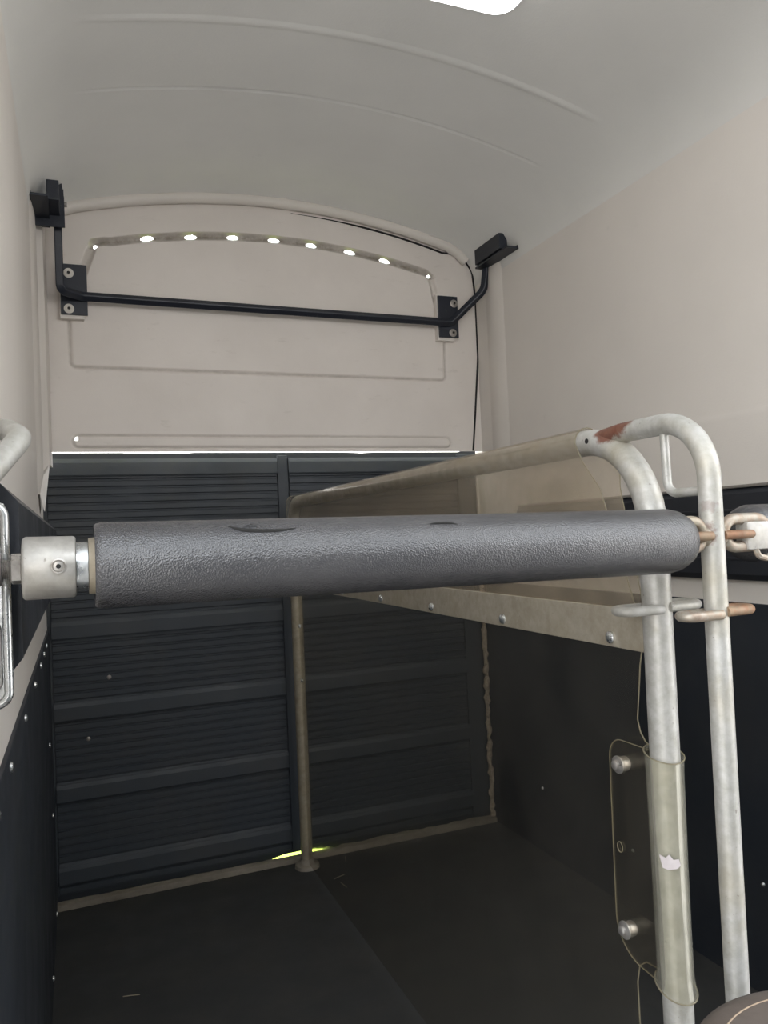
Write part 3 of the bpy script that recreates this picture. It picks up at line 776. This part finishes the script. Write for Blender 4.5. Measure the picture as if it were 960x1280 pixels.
obj('inner_tube', lx([(-0.004, 0), (-0.004, 0.0222), (0.010, 0.0222), (0.010, 0)]), m_chrome, bb)
so = obj('socket', lx([(-0.0445, 0), (-0.0445, 0.0262), (-0.0432, 0.0278), (-0.0415, 0.0284), (-0.003, 0.0280), (-0.0008, 0.0272), (0.0, 0.0255), (0.0, 0.0)]), m_socket, bb, True, label='galvanised steel end socket')
b_ = bmesh.new()
ring_c = along(-0.0145) + Vector((0, -0.0284, 0.0015))
lathe(b_, [(-0.002, 0.0068), (0.0006, 0.0068), (0.0010, 0.0058), (0.0002, 0.0048), (0.0014, 0.0042), (0.0018, 0.0020), (0.0018, 0)], ring_c, (0, -1, 0), 20)
obj('grub_screw', b_, m_zinc, so)
obj('screw_hole', mlathe([(0.0016, 0.0021), (0.0022, 0.0021), (0.0022, 0)], ring_c, (0, -1, 0), 10), m_hole, so)
obj('hex_nut', mlathe([(-0.0545, 0), (-0.0545, 0.0120), (-0.0530, 0.0142), (-0.0460, 0.0142), (-0.0440, 0.0130), (-0.0440, 0)], along(0), bax, 6), m_zinc, bb, False)
prof = [(-0.066, 0.0)]
for k in range(9): prof += [(-0.066 + k * 0.0014, 0.0088), (-0.0653 + k * 0.0014, 0.0078)]
prof += [(-0.053, 0.0)]
obj('threaded_rod', lx(prof), m_zinc, bb)
obj('pivot_head', lx([(-0.071, 0), (-0.071, 0.0152), (-0.063, 0.0152), (-0.0615, 0.0140), (-0.0610, 0.0)]), m_zinc, bb)
def stadium(x0, x1, z0, z1, y, n_=10, zc=None):
    r = (z1 - z0) / 2; zc = (z0 + z1) / 2; p = []
    for k in range(n_ + 1): a = math.pi / 2 - math.pi * k / n_; p.append((x1 - r + r * math.cos(a), y, zc + r * math.sin(a)))
    for k in range(n_ + 1): a = -math.pi / 2 - math.pi * k / n_; p.append((x0 + r + r * math.cos(a), y, zc + r * math.sin(a)))
    return p
obj('chain_link', tube(stadium(0.690, 0.741, 1.1925, 1.2265, 0.763), 0.0075, 12, True), m_halfrust, bb, label='galvanised link at the bar end')

# right-hand bar, only its end in view
b2 = thing('breast_bar', 'padded bar of the right stall, only its steel end showing at the right edge', 'bar', (1.15, 0.763, 1.2))
obj('chain_link', tube(stadium(0.776, 0.850, 1.1915, 1.2275, 0.763), 0.0075, 12, True), m_halfrust, b2)
obj('end_block', mbox((0.806, 0.752, 1.186), (0.880, 0.774, 1.224), 0.006), m_socket, b2)
obj('end_block', tube(fillet([(0.822, 0.757, 1.190), (0.826, 0.756, 1.178), (0.842, 0.756, 1.174), (0.858, 0.757, 1.186)], 0.008, 5), 0.004, 8), m_halfrust, b2)
obj('pad', mlathe([(0.0, 0.0), (0.0, 0.018), (0.004, 0.028), (0.012, 0.035), (0.024, 0.0395), (0.60, 0.0395), (0.60, 0)], (0.835, 0.800, 1.207), (1, 0.02, 0), 36), m_pad, b2)
obj('end_tube', mlathe([(0, 0), (0, 0.02), (0.12, 0.02), (0.12, 0)], (1.43, 0.812, 1.207), (1, 0.0, 0), 20), m_galv, b2)

# bracket on the left wall that takes the bar
bk = thing('bar_bracket', 'galvanised slotted wall bracket holding the padded bar, left edge', 'bracket', (-0.085, 0.79, 1.09))
b = tube([(x, 0.790, z) for x, z in rrect(-0.095, -0.0605, 1.088, 1.272, 0.012)], 0.0042, 10, True)
obj('rim', b, m_chrome, bk)
obj('back_plate', mbox((-0.097, 0.792, 1.087), (-0.060, 0.799, 1.273), 0.003), m_chrome, bk, False)
obj('back_plate', mbox((XL - 0.001, 0.796, 1.087), (-0.088, 0.8205, 1.273), 0.002), m_chrome, bk, False)
for z0, z1 in ((1.10, 1.165), (1.232, 1.262)):
    obj('slot_rim', tube([(x, 0.790, z) for x, z in rrect(-0.090, -0.068, z0, z1, 0.010)], 0.0026, 8, True), m_zinc, bk)
obj('pivot_lug', mbox((-0.096, 0.758, 1.198), (-0.072, 0.793, 1.226), 0.004), m_zinc, bk)

# grab handle on the left wall
hd = fillet([(XL - 0.003, 0.700, 1.245), (-0.080, 0.745, 1.280), (-0.045, 0.800, 1.334), (-0.060, 0.850, 1.350), (XL - 0.003, 0.860, 1.350)], [0, 0.05, 0.02, 0.03, 0], 10)
h_ = thing('grab_handle', 'curved galvanised tube handle on the left wall above the bracket', 'handle', (XL, 0.78, 1.25))
obj('tube', tube(hd, 0.0108, 20), m_galv, h_)
for p, d in ((Vector((XL, 0.700, 1.245)), (1, 0, 0)), (Vector((XL, 0.860, 1.350)), (1, 0, 0))):
    obj('flange', mlathe([(0, 0.024), (0.003, 0.024), (0.004, 0.0135), (0.004, 0)], p, d, 20), m_galv, h_)

# brown lidded tub at lower right
tb = thing('tub', 'brown round lidded tub cut off by the lower right corner', 'tub', (0.682, 0.522, 0.010))
obj('body', mlathe([(0, 0), (0, 0.118), (0.02, 0.124), (0.62, 0.141), (0.64, 0.146), (0.655, 0.141), (0.655, 0.0)], (0.682, 0.522, 0.010), (0, 0, 1), 48), m_tub, tb)
ld = obj('lid', mlathe([(0, 0), (0, 0.166), (0.004, 0.170), (0.016, 0.170), (0.026, 0.164), (0.033, 0.150), (0.036, 0.125), (0.038, 0.05), (0.038, 0)], (0.682, 0.522, 0.660), (0, 0, 1), 64), m_tub, tb)
obj('seam', tube([(0.682 + 0.1360 * math.cos(2 * math.pi * k / 64), 0.522 + 0.1360 * math.sin(2 * math.pi * k / 64), 0.6945) for k in range(64)], 0.0011, 6, True), m_stitch, ld, label='pale tan stitched seam')

# a few straw wisps on the floor mat
sp = [(0.836, 2.667, 20, 'pale straw wisp on the floor just right of the rear post foot'), (0.829, 2.60, 100, 'straw wisp nearest the camera among those by the rear post foot'),
      (0.905, 2.80, 75, 'straw wisp against the brown sill strip right of the rear post'), (0.102, 2.241, -15, 'lone straw wisp on the floor of the left stall')]
for k, (x, y, a, lab) in enumerate(sp):
    d = Vector((math.cos(math.radians(a)), math.sin(math.radians(a)), 0)) * 0.022
    c = Vector((x, y, 0.0112))
    o = obj('straw', tube([c - d, c + Vector((0, 0, 0.0006)), c + d], 0.0012, 6), m_straw)
    o['label'] = lab; o['category'] = 'straw'; o['group'] = 'straw wisps on the floor'

# ------------------------------------------------------------------ outside: yard and hedge seen through the gaps
g = struct('ground_1', mbox((-15, 2.2, -0.75), (15, 30, -0.45)), m_grass, False, 'grass behind the trailer', 'ground')
g = struct('ground_2', mbox((-15, -20, -0.75), (15, 2.2, -0.45)), m_gravel, False, 'gravel yard in front of the trailer', 'ground')
bm = bmesh.new()
bmesh.ops.create_grid(bm, x_segments=60, y_segments=10, size=0.5, matrix=Matrix.Translation((0.7, 9.0, 0.85)) @ Matrix.Rotation(math.radians(90), 4, 'X') @ Matrix.Diagonal((16, 2.6, 1, 1)))
rnd = random.Random(9)
bmesh.ops.solidify(bm, geom=bm.faces[:], thickness=0.8)
for v in bm.verts: v.co += Vector((rnd.uniform(-.1, .1), rnd.uniform(-.15, .15), rnd.uniform(-.1, .1)))
hg = obj('hedge', bm, m_hedge, None, True); hg['label'] = 'green hedge outside behind the trailer, glimpsed through the door gap'; hg['category'] = 'hedge'
